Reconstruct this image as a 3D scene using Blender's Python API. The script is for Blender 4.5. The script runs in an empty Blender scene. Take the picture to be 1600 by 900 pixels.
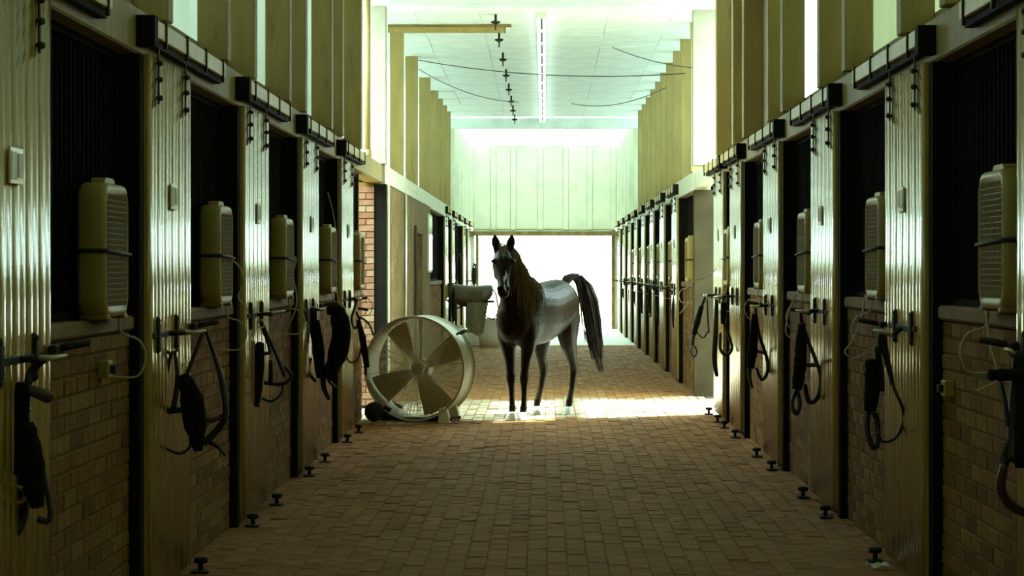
import bpy, bmesh, math, random
from mathutils import Vector, Matrix, Quaternion
random.seed(7)
scene = bpy.context.scene
C = scene.collection
PI = math.pi
F = 3250.0          # focal length in pixels of the 1600x900 frame
CX, CY, CH = 850.0, 420.0, 1.62

# ------------------------------------------------------------------ camera
cd = bpy.data.cameras.new('camera'); cam = bpy.data.objects.new('camera', cd); C.objects.link(cam)
cam.location = (0, 0, CH); cam.rotation_euler = (PI/2, 0, 0)
cd.sensor_width = 36.0; cd.lens = F/1600*36.0
cd.shift_x = -50/1600; cd.shift_y = -30/1600
cd.clip_start = 0.1; cd.clip_end = 400
scene.camera = cam
# ------------------------------------------------------------------ sky, sun, exposure
w = bpy.data.worlds.new('sky'); scene.world = w; w.use_nodes = True
bg = w.node_tree.nodes['Background']
bg.inputs[0].default_value = (0.71, 1.0, 0.96, 1); bg.inputs[1].default_value = 20.0
sd = bpy.data.lights.new('sun', 'SUN'); sun = bpy.data.objects.new('sun', sd); C.objects.link(sun)
sd.energy = 22.0; sd.angle = math.radians(2.0); sd.color = (0.72, 1.0, 1.0)
sun.rotation_euler = Vector((-1.0, -0.38, -1.6)).to_track_quat('-Z', 'Y').to_euler()
vs = scene.view_settings
vs.view_transform = 'Standard'; vs.look = 'None'; vs.gamma = 1.0; vs.use_curve_mapping = False
vs.exposure = 0.0
scene.cycles.max_bounces = 14; scene.cycles.diffuse_bounces = 7; scene.cycles.glossy_bounces = 5
scene.cycles.sample_clamp_indirect = 8.0

# ------------------------------------------------------------------ materials
def mat(name, col, rough=0.6, metal=0.0, var=0.15, scale=3.0, stretch=(1, 1, 1), bump=0.0, bscale=30.0,
        spec=0.5, coat=0.0, crough=0.1, rnd=None, dirt=None):
    m = bpy.data.materials.new(name); m.use_nodes = True
    nt = m.node_tree; N = nt.nodes; L = nt.links
    b = N['Principled BSDF']
    b.inputs['Roughness'].default_value = rough; b.inputs['Metallic'].default_value = metal
    b.inputs['Specular IOR Level'].default_value = spec
    b.inputs['Coat Weight'].default_value = coat; b.inputs['Coat IOR'].default_value = 1.5 if coat < .9 else 1.7; b.inputs['Coat Roughness'].default_value = crough
    tc = N.new('ShaderNodeTexCoord'); mp = N.new('ShaderNodeMapping'); mp.inputs['Scale'].default_value = stretch
    L.new(tc.outputs['Object'], mp.inputs[0])
    nz = N.new('ShaderNodeTexNoise'); nz.inputs['Scale'].default_value = scale; nz.inputs['Detail'].default_value = 5
    L.new(mp.outputs[0], nz.inputs['Vector'])
    mr = N.new('ShaderNodeMapRange'); mr.inputs[1].default_value = 0.3; mr.inputs[2].default_value = 0.7
    mr.inputs[3].default_value = 1-var; mr.inputs[4].default_value = 1+var
    L.new(nz.outputs['Fac'], mr.inputs[0])
    mul = N.new('ShaderNodeMix'); mul.data_type = 'RGBA'; mul.blend_type = 'MULTIPLY'; mul.inputs[0].default_value = 1
    mul.inputs[6].default_value = (*col, 1)
    L.new(mr.outputs[0], mul.inputs[7])
    last = mul.outputs[2]
    if rnd:
        ge = N.new('ShaderNodeNewGeometry'); oi = N.new('ShaderNodeObjectInfo')
        ad = N.new('ShaderNodeMath'); ad.operation = 'ADD'; L.new(ge.outputs['Random Per Island'], ad.inputs[0]); L.new(oi.outputs['Random'], ad.inputs[1])
        fr = N.new('ShaderNodeMath'); fr.operation = 'FRACT'; L.new(ad.outputs[0], fr.inputs[0])
        cr = N.new('ShaderNodeValToRGB'); cr.color_ramp.interpolation = 'LINEAR'
        el = cr.color_ramp.elements
        el[0].position = 0; el[0].color = (*rnd[0], 1); el[1].position = 1; el[1].color = (*rnd[-1], 1)
        for k, c in enumerate(rnd[1:-1]):
            e = el.new((k+1)/(len(rnd)-1)); e.color = (*c, 1)
        L.new(fr.outputs[0], cr.inputs[0])
        L.new(cr.outputs[0], mul.inputs[6])
    if dirt:
        dcol, dsc, lo, hi = dirt
        n2 = N.new('ShaderNodeTexNoise'); n2.inputs['Scale'].default_value = dsc; n2.inputs['Detail'].default_value = 6
        L.new(mp.outputs[0], n2.inputs['Vector'])
        m2 = N.new('ShaderNodeMapRange'); m2.inputs[1].default_value = lo; m2.inputs[2].default_value = hi
        L.new(n2.outputs['Fac'], m2.inputs[0])
        mx = N.new('ShaderNodeMix'); mx.data_type = 'RGBA'; L.new(m2.outputs[0], mx.inputs[0])
        L.new(last, mx.inputs[6]); mx.inputs[7].default_value = (*dcol, 1)
        last = mx.outputs[2]
    L.new(last, b.inputs['Base Color'])
    if bump:
        n3 = N.new('ShaderNodeTexNoise'); n3.inputs['Scale'].default_value = bscale; n3.inputs['Detail'].default_value = 4
        L.new(mp.outputs[0], n3.inputs['Vector'])
        bp = N.new('ShaderNodeBump'); bp.inputs['Strength'].default_value = bump; bp.inputs['Distance'].default_value = 0.01
        L.new(n3.outputs['Fac'], bp.inputs['Height']); L.new(bp.outputs[0], b.inputs['Normal'])
    return m

def sheet_mat(name, col, trans=0.75):
    m = bpy.data.materials.new(name); m.use_nodes = True
    nt = m.node_tree; N = nt.nodes; L = nt.links
    N.remove(N['Principled BSDF'])
    t = N.new('ShaderNodeBsdfTranslucent'); d = N.new('ShaderNodeBsdfDiffuse'); mx = N.new('ShaderNodeMixShader')
    tc = N.new('ShaderNodeTexCoord'); nz = N.new('ShaderNodeTexNoise'); nz.inputs['Scale'].default_value = 0.8; nz.inputs['Detail'].default_value = 4
    L.new(tc.outputs['Object'], nz.inputs['Vector'])
    mr = N.new('ShaderNodeMapRange'); mr.inputs[1].default_value = .3; mr.inputs[2].default_value = .7; mr.inputs[3].default_value = .75; mr.inputs[4].default_value = 1.0
    L.new(nz.outputs['Fac'], mr.inputs[0])
    mu = N.new('ShaderNodeMix'); mu.data_type = 'RGBA'; mu.blend_type = 'MULTIPLY'; mu.inputs[0].default_value = 1
    mu.inputs[6].default_value = (*col, 1); L.new(mr.outputs[0], mu.inputs[7])
    L.new(mu.outputs[2], t.inputs[0]); L.new(mu.outputs[2], d.inputs[0])
    mx.inputs[0].default_value = trans; L.new(d.outputs[0], mx.inputs[1]); L.new(t.outputs[0], mx.inputs[2])
    L.new(mx.outputs[0], N['Material Output'].inputs['Surface'])
    return m

M = {}
M['door'] = mat('door_boards', (0.56, 0.38, 0.09), rough=0.26, metal=0.06, var=0.18, scale=2.2, stretch=(6, 6, 0.6), bump=0.012, bscale=14, spec=0.7, coat=1.0, crough=0.13)
M['timber'] = mat('painted_timber', (0.33, 0.235, 0.07), rough=0.6, var=0.12, scale=2.5, stretch=(4, 4, .7), bump=0.15, bscale=18, dirt=((0.20, 0.13, 0.04), 4.0, 0.62, 0.8))
M['timber_lit'] = mat('lit_timber', (0.54, 0.44, 0.19), rough=0.6, var=0.12, scale=2.5, stretch=(4, 4, .7), bump=0.15, bscale=18, dirt=((0.28, 0.2, 0.07), 4.0, 0.64, 0.8))  # post timber lightened: the light falling near the crossing is in the colour
M['pale'] = mat('pale_paint', (0.66, 0.64, 0.48), rough=0.6, var=0.1, scale=2.0, bump=0.15, bscale=20, dirt=((0.40, 0.36, 0.2), 2.0, 0.6, 0.85))
M['ceil'] = mat('ceiling_boards', (0.88, 0.93, 0.90), rough=0.65, var=0.10, scale=2.5, stretch=(1, 1, 1), bump=0.1, bscale=8, dirt=((0.5, 0.48, 0.3), 1.5, 0.6, 0.85))
M['rail'] = mat('rail_paint', (0.62, 0.46, 0.14), rough=0.45, var=0.15, scale=5, spec=0.5)
M['steel'] = mat('black_steel', (0.010, 0.008, 0.006), rough=0.75, var=0.3, scale=6, spec=0.12)
M['iron'] = mat('dark_iron', (0.018, 0.014, 0.009), rough=0.6, var=0.4, scale=12, spec=0.25)
M['chrome'] = mat('bare_metal', (0.75, 0.72, 0.62), rough=0.3, metal=0.9, var=0.1)
M['brass'] = mat('brass', (0.45, 0.33, 0.12), rough=0.35, metal=0.9, var=0.2)
M['brick'] = mat('wall_brick', (0.184, 0.071, 0.015), rough=0.85, var=0.25, scale=9, bump=0.5, bscale=50,
                 rnd=[(0.193, 0.082, 0.016), (0.248, 0.109, 0.022), (0.147, 0.059, 0.012), (0.230, 0.121, 0.027), (0.276, 0.141, 0.033), (0.175, 0.071, 0.014)], spec=0.2)
M['redbrick'] = mat('red_brick', (0.210, 0.075, 0.038), rough=0.85, var=0.25, scale=9, bump=0.4, bscale=50,
                 rnd=[(0.252, 0.120, 0.068), (0.294, 0.150, 0.090), (0.224, 0.098, 0.053), (0.350, 0.247, 0.150), (0.266, 0.128, 0.075)], spec=0.2)
M['mortar'] = mat('mortar', (0.17, 0.097, 0.025), rough=0.95, var=0.2, scale=20, bump=0.4, bscale=60, spec=0.1)
M['coping'] = mat('coping', (0.22, 0.13, 0.05), rough=0.8, var=0.2, scale=6, bump=0.3, bscale=30)
M['paver'] = mat('paving_brick', (0.315, 0.168, 0.070), rough=0.8, var=0.22, scale=5, bump=0.35, bscale=40,
                 rnd=[(0.252, 0.113, 0.032), (0.326, 0.151, 0.042), (0.294, 0.130, 0.035), (0.367, 0.181, 0.056), (0.263, 0.109, 0.028), (0.336, 0.160, 0.046), (0.299, 0.126, 0.035)], spec=0.22)
M['sunlit'] = mat('sunlit_paving_brick', (0.5, 0.45, 0.3), rough=0.9, var=0.2, scale=5, bump=0.3, bscale=40,
                 rnd=[(0.40, 0.33, 0.21), (0.46, 0.40, 0.27), (0.37, 0.28, 0.17), (0.44, 0.37, 0.25)], spec=0.15)  # paler brick tones paint the strip of sunlight into the floor
M['sand'] = mat('joint_sand', (0.25, 0.125, 0.04), rough=0.95, var=0.2, scale=10, spec=0.1)
M['overlit'] = mat('overlit_floor', (0.66, 0.64, 0.54), rough=0.8, var=0.1, scale=2, bump=0.1, bscale=20)  # floor colour made pale to give the far end its overexposed look
M['yard'] = mat('yard_ground', (0.62, 0.58, 0.45), rough=0.95, var=0.12, scale=0.5, spec=0.1)
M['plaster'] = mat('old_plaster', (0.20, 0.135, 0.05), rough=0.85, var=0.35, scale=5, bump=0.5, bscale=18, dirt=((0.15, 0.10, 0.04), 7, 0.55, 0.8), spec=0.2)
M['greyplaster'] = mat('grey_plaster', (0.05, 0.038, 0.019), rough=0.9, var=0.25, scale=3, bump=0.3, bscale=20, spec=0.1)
M['greypaint'] = mat('grey_paint', (0.34, 0.33, 0.25), rough=0.7, var=0.1, scale=3, spec=0.2)
M['bar'] = mat('grille_bar', (0.010, 0.008, 0.005), rough=0.85, var=0.3, scale=6, spec=0.1)
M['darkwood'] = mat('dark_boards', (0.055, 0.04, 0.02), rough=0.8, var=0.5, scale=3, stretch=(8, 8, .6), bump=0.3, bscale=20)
M['concrete'] = mat('concrete', (0.4, 0.36, 0.25), rough=0.85, var=0.2, scale=3)
M['plastic'] = mat('cream_plastic', (0.36, 0.26, 0.06), rough=0.42, var=0.06, scale=3, spec=0.5)
M['plasticdark'] = mat('fan_grille_plastic', (0.26, 0.18, 0.045), rough=0.5, var=0.06, scale=3)
M['cord'] = mat('pale_cord', (0.5, 0.45, 0.28), rough=0.6, var=0.1)
M['leather'] = mat('black_leather', (0.012, 0.010, 0.008), rough=0.5, var=0.4, scale=20, bump=0.2, bscale=80)
M['brownleather'] = mat('brown_leather', (0.05, 0.022, 0.012), rough=0.45, var=0.4, scale=20)
M['fleece'] = mat('dark_fleece', (0.013, 0.013, 0.012), rough=0.95, var=0.5, scale=60, bump=1.0, bscale=120, spec=0.1)
M['card'] = mat('card_holder', (0.6, 0.58, 0.42), rough=0.35, var=0.1, scale=8)
M['white'] = mat('white_enamel', (0.78, 0.80, 0.72), rough=0.4, var=0.06, scale=4)
M['drum'] = mat('galvanised_drum', (0.50, 0.48, 0.36), rough=0.45, metal=0.15, var=0.1, scale=4)
M['guard'] = mat('wire_guard', (0.40, 0.31, 0.15), rough=0.45, metal=0.2, var=0.1)
M['blade'] = mat('fan_blade', (0.42, 0.34, 0.18), rough=0.45, metal=0.1, var=0.1)
M['rubber'] = mat('dark_rubber', (0.018, 0.018, 0.014), rough=0.7, var=0.2)
M['saddle'] = mat('saddle_leather', (0.09, 0.065, 0.03), rough=0.5, var=0.3, scale=8)
M['cloth'] = mat('saddle_cloth', (0.20, 0.17, 0.09), rough=0.9, var=0.2, scale=14)
M['hoof'] = mat('pale_hoof', (0.62, 0.60, 0.50), rough=0.55, var=0.15, scale=12)
M['hair'] = mat('mane_hair', (0.15, 0.10, 0.042), rough=0.45, var=0.4, scale=25, spec=0.4, rnd=[(0.05, 0.03, 0.012), (0.20, 0.14, 0.055), (0.09, 0.055, 0.02), (0.28, 0.20, 0.085), (0.12, 0.08, 0.03)])
M['tailhair'] = mat('tail_hair', (0.014, 0.007, 0.003), rough=0.42, var=0.5, scale=20, spec=0.3)
M['eye'] = mat('horse_eye', (0.006, 0.004, 0.003), rough=0.1, var=0.1)
M['tube'] = mat('lamp_tube', (0.85, 0.87, 0.8), rough=0.25, var=0.02)
_b = M['tube'].node_tree.nodes['Principled BSDF']; _b.inputs['Emission Color'].default_value = (.72, 1, .88, 1); _b.inputs['Emission Strength'].default_value = 6.0
M['glass'] = mat('notice_board', (0.75, 0.78, 0.68), rough=0.12, var=0.05, coat=0.8, crough=0.05)
M['sheet'] = sheet_mat('fibreglass_sheet', (0.095, 0.105, 0.085))
M['sheet2'] = sheet_mat('stained_fibreglass_sheet', (0.062, 0.066, 0.036))
M['sheet3'] = sheet_mat('bright_fibreglass_sheet', (0.24, 0.28, 0.26))  # passes more light than the other sheets, to brighten the ceiling
M['roofsheet2'] = sheet_mat('dirty_rooflight_sheet', (0.05, 0.053, 0.045))
M['roofsheet'] = sheet_mat('rooflight_sheet', (0.17, 0.195, 0.175), 0.8)

# ------------------------------------------------------------------ mesh helpers
class MB:
    def __init__(s): s.v = []; s.f = []; s.sm = []
    def add(s, vs_, fs, smooth=False):
        o = len(s.v); s.v += [tuple(p) for p in vs_]; s.f += [tuple(i+o for i in f) for f in fs]; s.sm += [smooth]*len(fs)
        return s
    def box(s, x0, x1, y0, y1, z0, z1):
        s.add([(x0,y0,z0),(x1,y0,z0),(x1,y1,z0),(x0,y1,z0),(x0,y0,z1),(x1,y0,z1),(x1,y1,z1),(x0,y1,z1)],
              [(0,3,2,1),(4,5,6,7),(0,1,5,4),(1,2,6,5),(2,3,7,6),(3,0,4,7)])
        return s
    def bbox(s, x0, x1, y0, y1, z0, z1, b=0.004, top=False):   # box with a chamfered rim on every side
        X, Y, Z = (x0+x1)/2, (y0+y1)/2, (z0+z1)/2; a, c, e = (x1-x0)/2, (y1-y0)/2, (z1-z0)/2
        V = []; idx = {}
        for sx in (-1,1):
            for sy in (-1,1):
                for sz in (-1,1):
                    for ax in range(3):
                        d = [a-b, c-b, e-b]; d[ax] += b
                        idx[(sx,sy,sz,ax)] = len(V); V.append((X+sx*d[0], Y+sy*d[1], Z+sz*d[2]))
        Fs = []
        for ax in range(3):
            o = [k for k in range(3) if k != ax]
            for sg in (-1,1):
                q = []
                for p, r in ((-1,-1),(1,-1),(1,1),(-1,1)):
                    t = [0,0,0]; t[ax] = sg; t[o[0]] = p; t[o[1]] = r; q.append(idx[(*t, ax)])
                Fs.append(q)
        for ax in range(3):
            o = [k for k in range(3) if k != ax]
            for p in (-1,1):
                for r in (-1,1):
                    q = []
                    for sg, wh in ((-1,0),(1,0),(1,1),(-1,1)):
                        t = [0,0,0]; t[ax] = sg; t[o[0]] = p; t[o[1]] = r; q.append(idx[(*t, o[wh])])
                    Fs.append(q)
        for sx in (-1,1):
            for sy in (-1,1):
                for sz in (-1,1): Fs.append([idx[(sx,sy,sz,k)] for k in range(3)])
        s.add(V, Fs); s.fix = True
        return s
    def tube(s, pts, r, n=8, smooth=True, flat=1.0, caps=True, closed=False):
        P = [Vector(p) for p in pts]; k = len(P)
        R = r if isinstance(r, (list, tuple)) else [r]*k
        V = []; Fs = []
        up = None
        for i, p in enumerate(P):
            if closed: t = (P[(i+1) % k]-P[i-1])
            else: t = P[min(i+1, k-1)]-P[max(i-1, 0)]
            t.normalize()
            if up is None:
                up = Vector((0,0,1)) if abs(t.z) < 0.9 else Vector((0,1,0))
            a = up - t*up.dot(t)
            if a.length < 1e-5: a = t.orthogonal()
            a.normalize(); up = a; b = t.cross(a)
            for j in range(n):
                an = 2*PI*j/n
                V.append(p + (a*math.cos(an) + b*math.sin(an)*flat)*R[i])
        m = k if closed else k-1
        for i in range(m):
            for j in range(n):
                i2 = (i+1) % k; j2 = (j+1) % n
                Fs.append((i*n+j, i*n+j2, i2*n+j2, i2*n+j))
        if caps and not closed:
            Fs.append(tuple(range(n-1, -1, -1))); Fs.append(tuple((k-1)*n+j for j in range(n)))
        s.add(V, Fs, smooth); return s
    def loft(s, rings, smooth=True, caps=True):       # rings: lists of equal length
        n = len(rings[0]); V = [p for r in rings for p in r]; Fs = []
        for i in range(len(rings)-1):
            for j in range(n):
                j2 = (j+1) % n
                Fs.append((i*n+j, i*n+j2, (i+1)*n+j2, (i+1)*n+j))
        if caps:
            Fs.append(tuple(range(n-1, -1, -1))); Fs.append(tuple((len(rings)-1)*n+j for j in range(n)))
        s.add(V, Fs, smooth); return s
    def lathe(s, prof, n=32, axis='y', c=(0,0,0), closed=False, smooth=True):   # profile (radius, along axis)
        V = []; Fs = []; k = len(prof); c = Vector(c)
        for j in range(n):
            a = 2*PI*j/n; ca, sa = math.cos(a), math.sin(a)
            for r, h in prof:
                p = {'y': (r*ca, h, r*sa), 'z': (r*ca, r*sa, h), 'x': (h, r*ca, r*sa)}[axis]
                V.append(c+Vector(p))
        m = k if closed else k-1
        for j in range(n):
            j2 = (j+1) % n
            for i in range(m):
                i2 = (i+1) % k
                Fs.append((j*k+i, j*k+i2, j2*k+i2, j2*k+i))
        s.add(V, Fs, smooth); return s
    def sphere(s, c, r, n=12, m=8, sc=(1,1,1)):
        prof = [(max(1e-4, math.sin(PI*i/m)), -math.cos(PI*i/m)) for i in range(m+1)]
        V = []; Fs = []
        for j in range(n):
            a = 2*PI*j/n
            for q, h in prof: V.append((c[0]+r*sc[0]*q*math.cos(a), c[1]+r*sc[1]*q*math.sin(a), c[2]+r*sc[2]*h))
        k = m+1
        for j in range(n):
            j2 = (j+1) % n
            for i in range(m): Fs.append((j*k+i, j2*k+i, j2*k+i+1, j*k+i+1))
        s.add(V, Fs, True); return s
    def mesh(s, name, m):
        me = bpy.data.meshes.new(name); me.from_pydata(s.v, [], s.f)
        me.polygons.foreach_set('use_smooth', s.sm)
        me.materials.append(m)
        bm = bmesh.new(); bm.from_mesh(me); bmesh.ops.recalc_face_normals(bm, faces=bm.faces); bm.to_mesh(me); bm.free()
        me.update(); return me
    def build(s, name, m, parent=None, loc=(0,0,0), rz=0.0):
        return put(name, s.mesh(name, m), parent, loc, rz)

def put(name, me, parent=None, loc=(0,0,0), rz=0.0):
    o = bpy.data.objects.new(name, me); C.objects.link(o)
    o.location = loc; o.rotation_euler = (0, 0, rz)
    if parent: o.parent = parent
    return o
def tag(o, label=None, cat=None, group=None, kind=None):
    if label: o['label'] = label
    if cat: o['category'] = cat
    if group: o['group'] = group
    if kind: o['kind'] = kind
    return o
def empty(name, loc=(0,0,0), rz=0.0):
    o = bpy.data.objects.new(name, None); C.objects.link(o); o.location = loc; o.rotation_euler = (0,0,rz); o.empty_display_size = .1
    return o
KIDS = {}
def copy_tree(o, parent=None):
    c = o.copy(); C.objects.link(c)
    if parent: c.parent = parent
    for ch in list(o.children): copy_tree(ch, c)
    return c
def world_at(px, py, d): return Vector(((px-CX)*d/F, d, CH-(py-CY)*d/F))
def struct(mb, name, m): return tag(mb.build(name, m), kind='structure')
ORD = ['first','second','third','fourth','fifth','sixth','seventh','eighth','ninth','tenth','eleventh','twelfth','thirteenth','fourteenth']

W = 1.97            # lateral distance of the brick half walls from the camera line
Y_END = 55.5
LD = [9.9+3.15*i for i in range(-1, 4)]                 # steel posts of the left stalls
LF = [39.7, 42.75, 45.8, 48.85, 51.9]
RD = [7.1, 10.3, 13.5, 16.7, 19.9, 21.9]
RF = [10.3+3.2*i for i in range(6, 14)]

# ------------------------------------------------------------------ floor
floor = struct(MB().box(-2.02, 2.02, -2, 60, -0.2, -0.005), 'floor', M['sand'])
PW, PL = 0.112, 0.222
ncol = int(4.02/PW)
single = MB().bbox(-PW/2+.0015, PW/2-.0015, -PL/2+.0015, PL/2-.0015, -0.06, 0, .004).mesh('brick', M['paver'])
rest = MB(); sunlit = MB(); nb = 0
y0 = 10.70
rows = int((44.0-y0)/PL)
for r in range(rows):
    for c in range(ncol+1):
        x = -2.0+PW/2+c*PW
        if x > 2.0: continue
        y = y0+r*PL+(PL/2 if c % 2 else 0)
        z = random.uniform(-.004, .003)
        if nb < 300 and r < 9:
            b = put('brick', single, floor, (x, y, z), random.uniform(-.02, .02)); b.rotation_euler[0] = random.uniform(-.012, .012); b.rotation_euler[1] = random.uniform(-.015, .015)
            nb += 1
        else:
            g = .0015; t1 = random.uniform(-.003, .003); t2 = random.uniform(-.003, .003)
            a, b_, e, f = x-PW/2+g, x+PW/2-g, y-PL/2+g, y+PL/2-g
            q = .004
            n0 = 22.45+.33*x+.16*math.sin(x*5.3); n1 = 25.9+.2*x+.2*math.sin(x*4.1)  # wavy near and far edges of the painted sun strip
            (sunlit if n0 < y < n1 and random.random() < .985 else rest).add([(a,e,-.03),(b_,e,-.03),(b_,f,-.03),(a,f,-.03),(a+q,e+q,z+t1),(b_-q,e+q,z-t2),(b_-q,f-q,z-t1),(a+q,f-q,z+t2)],
                     [(4,5,6,7),(0,1,5,4),(1,2,6,5),(2,3,7,6),(3,0,4,7)])
tag(rest.build('brick_paving', M['paver'], floor), kind='stuff')
tag(sunlit.build('sunlit_paving', M['sunlit'], floor), kind='stuff')
overlit_slab = MB().bbox(-.985, .985, -1.44, 1.44, -.15, .006, .006).mesh('overlit_slab', M['overlit'])  # pale slabs stand in for the overexposed floor at the far end
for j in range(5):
    for i in range(2): put('overlit_slab', overlit_slab, floor, (-1+2*i, 45.45+j*2.9, random.uniform(-.002, .002)))
near = MB()
for r in range(56):
    for c in range(ncol+1):
        x = -2.0+PW/2+c*PW
        if x > 2.0: continue
        y = y0-(r+1)*PL+(PL/2 if c % 2 else 0); g = .003
        near.add([(x-PW/2+g,y-PL/2+g,0),(x+PW/2-g,y-PL/2+g,0),(x+PW/2-g,y+PL/2-g,0),(x-PW/2+g,y+PL/2-g,0)], [(0,1,2,3)])
tag(near.build('brick_paving', M['paver'], floor), kind='stuff')

yard = struct(MB().box(-60, 60, 60, 160, -0.3, -0.03).box(2.02, 60, 22, 27.5, -0.3, -0.03).box(-60, -2.02, 21.5, 26, -0.3, -0.03)
              .box(-60,-6,-5,21.5,-.3,-.03).box(-60,-6,26,60,-.3,-.03).box(6,60,-5,22,-.3,-.03).box(6,60,27.5,60,-.3,-.03), 'ground', M['yard'])

# ------------------------------------------------------------------ shell: outer walls, stall roofs, ceilings
struct(MB().box(-7, 7, -2.3, -2.0, -0.1, 5.0), 'wall_back', M['timber'])
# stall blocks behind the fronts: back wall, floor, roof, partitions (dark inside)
def block(sx, ya, yb, name, parts):
    a, b = sorted((sx*2.06, sx*5.6)); o1, o2 = sorted((sx*5.5, sx*5.7))
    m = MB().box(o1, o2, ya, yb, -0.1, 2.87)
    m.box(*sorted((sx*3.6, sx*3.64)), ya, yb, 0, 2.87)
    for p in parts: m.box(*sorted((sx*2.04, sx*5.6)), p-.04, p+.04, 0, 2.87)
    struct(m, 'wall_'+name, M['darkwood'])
    struct(MB().box(a, b, ya, yb, -0.1, -0.005), 'floor_'+name, M['concrete'])
    r1, r2 = sorted((sx*2.06, sx*5.8))
    struct(MB().box(r1, r2, ya, yb, 2.87, 2.97), 'roof_'+name, M['concrete'])
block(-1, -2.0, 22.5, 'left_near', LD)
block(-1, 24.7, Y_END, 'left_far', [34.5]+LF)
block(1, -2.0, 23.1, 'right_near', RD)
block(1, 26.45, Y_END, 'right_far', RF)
struct(MB().box(-5.7, -2.0, 22.42, 22.5, 0, 2.87), 'wall_left_cross', M['plaster'])
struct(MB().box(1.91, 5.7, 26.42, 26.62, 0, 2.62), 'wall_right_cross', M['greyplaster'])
struct(MB().box(2.0, 5.7, 23.02, 23.12, 0, 2.87), 'wall_right_corner', M['plaster'])

# ceiling boards of the corridor
CZ = 4.78
ceil = struct(MB().box(-2.45, 2.45, -2.0, 21.6, CZ+.03, CZ+.14).box(-2.45, 2.45, 25.0, 43.6, CZ+.03, CZ+.14), 'ceiling', M['ceil'])
pan = MB().bbox(-.398, .398, -.748, .748, 0, .03, .004).mesh('panel', M['ceil'])
for j in range(12):
    for i in range(6):
        y = 25.95+j*1.5
        if y > 43: continue
        b = put('panel', pan, ceil, (-2.0+i*.8, y-.1, CZ+random.uniform(-.006, .004)), 0)
        b.rotation_euler[0] = random.uniform(-.004, .004); b.rotation_euler[1] = random.uniform(-.012, .012)
# rooflights
def corr(x0, x1, y0, y1, z, n=60, amp=.02):
    m = MB(); V = []; Fs = []
    for k in range(n+1):
        y = y0+(y1-y0)*k/n; zz = z+amp*math.sin(k*PI/2)
        V += [(x0, y, zz), (x1, y, zz)]
    for k in range(n): Fs.append((2*k, 2*k+1, 2*k+3, 2*k+2))
    return m.add(V, Fs, True)
struct(corr(-2.45, 2.45, 21.6, 25.0, CZ+.12, 40), 'window_1', M['roofsheet2'])
struct(corr(-2.45, 2.45, 43.6, Y_END, CZ+.14, 120), 'window_2', M['roofsheet'])

# clerestory sheets behind the timber posts
def side_sheet(x, y0, y1, z0, z1, m, name):
    q = MB(); n = int((y1-y0)/.12); V = []; Fs = []
    for k in range(n+1):
        y = y0+(y1-y0)*k/n; xx = x+.02*math.sin(k*PI/2)
        V += [(xx, y, z0), (xx, y, z1)]
    for k in range(n): Fs.append((2*k, 2*k+1, 2*k+3, 2*k+2))
    q.add(V, Fs, True)
    return struct(q, name, m)
side_sheet(-2.40, -2, 22.0, 2.97, 4.9, M['sheet'], 'window_3')
side_sheet(-2.40, 24.9, 44, 2.97, 4.9, M['sheet3'], 'window_and_ceiling_fill_left')  # carried on past the visible gaps to light the far ceiling
side_sheet(2.40, 26.45, 44, 2.97, 4.9, M['sheet3'], 'ceiling_fill_right')  # unseen sheet added so that light reaches the far ceiling
side_sheet(2.40, -2, 17.6, 2.97, 4.9, M['sheet2'], 'window_5')
side_sheet(-2.40, 44, Y_END, 2.97, 4.9, M['sheet'], 'window_6')
side_sheet(2.40, 44, Y_END, 2.97, 4.9, M['sheet2'], 'window_7')
# solid boarding: right 17.6-23.1; far stretches carry light-giving sheets instead
def boarding(sx, y0, y1, name):
    wl = struct(MB().box(*sorted((sx*2.10, sx*2.16)), y0, y1, 2.86, CZ+.1), name, M['timber'])
    n = max(1, round((y1-y0)/.36)); st = (y1-y0)/n
    me = MB().bbox(-.02, .02, -st/2+.006, st/2-.006, 2.86, CZ, .006).mesh('board', M['timber'])
    for k in range(n):
        put('board', me, wl, (sx*2.08+random.uniform(-.008, .008), y0+(k+.5)*st, 0))
boarding(1, 17.6, 22.9, 'wall_right_upper')

# beams
struct(MB().bbox(-2.12, -1.92, -2, 24.7, 2.64, 2.86, .01), 'beam_left', M['timber'])
struct(MB().bbox(-2.12, -1.88, 24.7, Y_END, 2.62, 2.86, .01), 'beam_left_far', M['pale'])
struct(MB().bbox(1.92, 2.12, -2, 23.1, 2.64, 2.86, .01), 'beam_right', M['timber'])
struct(MB().bbox(1.92, 2.12, 23.1, 26.45, 2.66, 2.86, .01), 'beam_right_cross', M['pale'])
struct(MB().bbox(1.90, 2.12, 26.45, Y_END, 2.62, 2.86, .01), 'beam_right_far', M['pale'])
struct(MB().bbox(-2.3, 2.3, 25.0, 25.2, 4.735, 4.81, .01), 'beam_ceiling_near', M['ceil'])
struct(MB().bbox(-2.3, 2.3, 43.5, 43.75, 4.56, 4.77, .01), 'beam_ceiling_far', M['ceil'])

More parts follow.
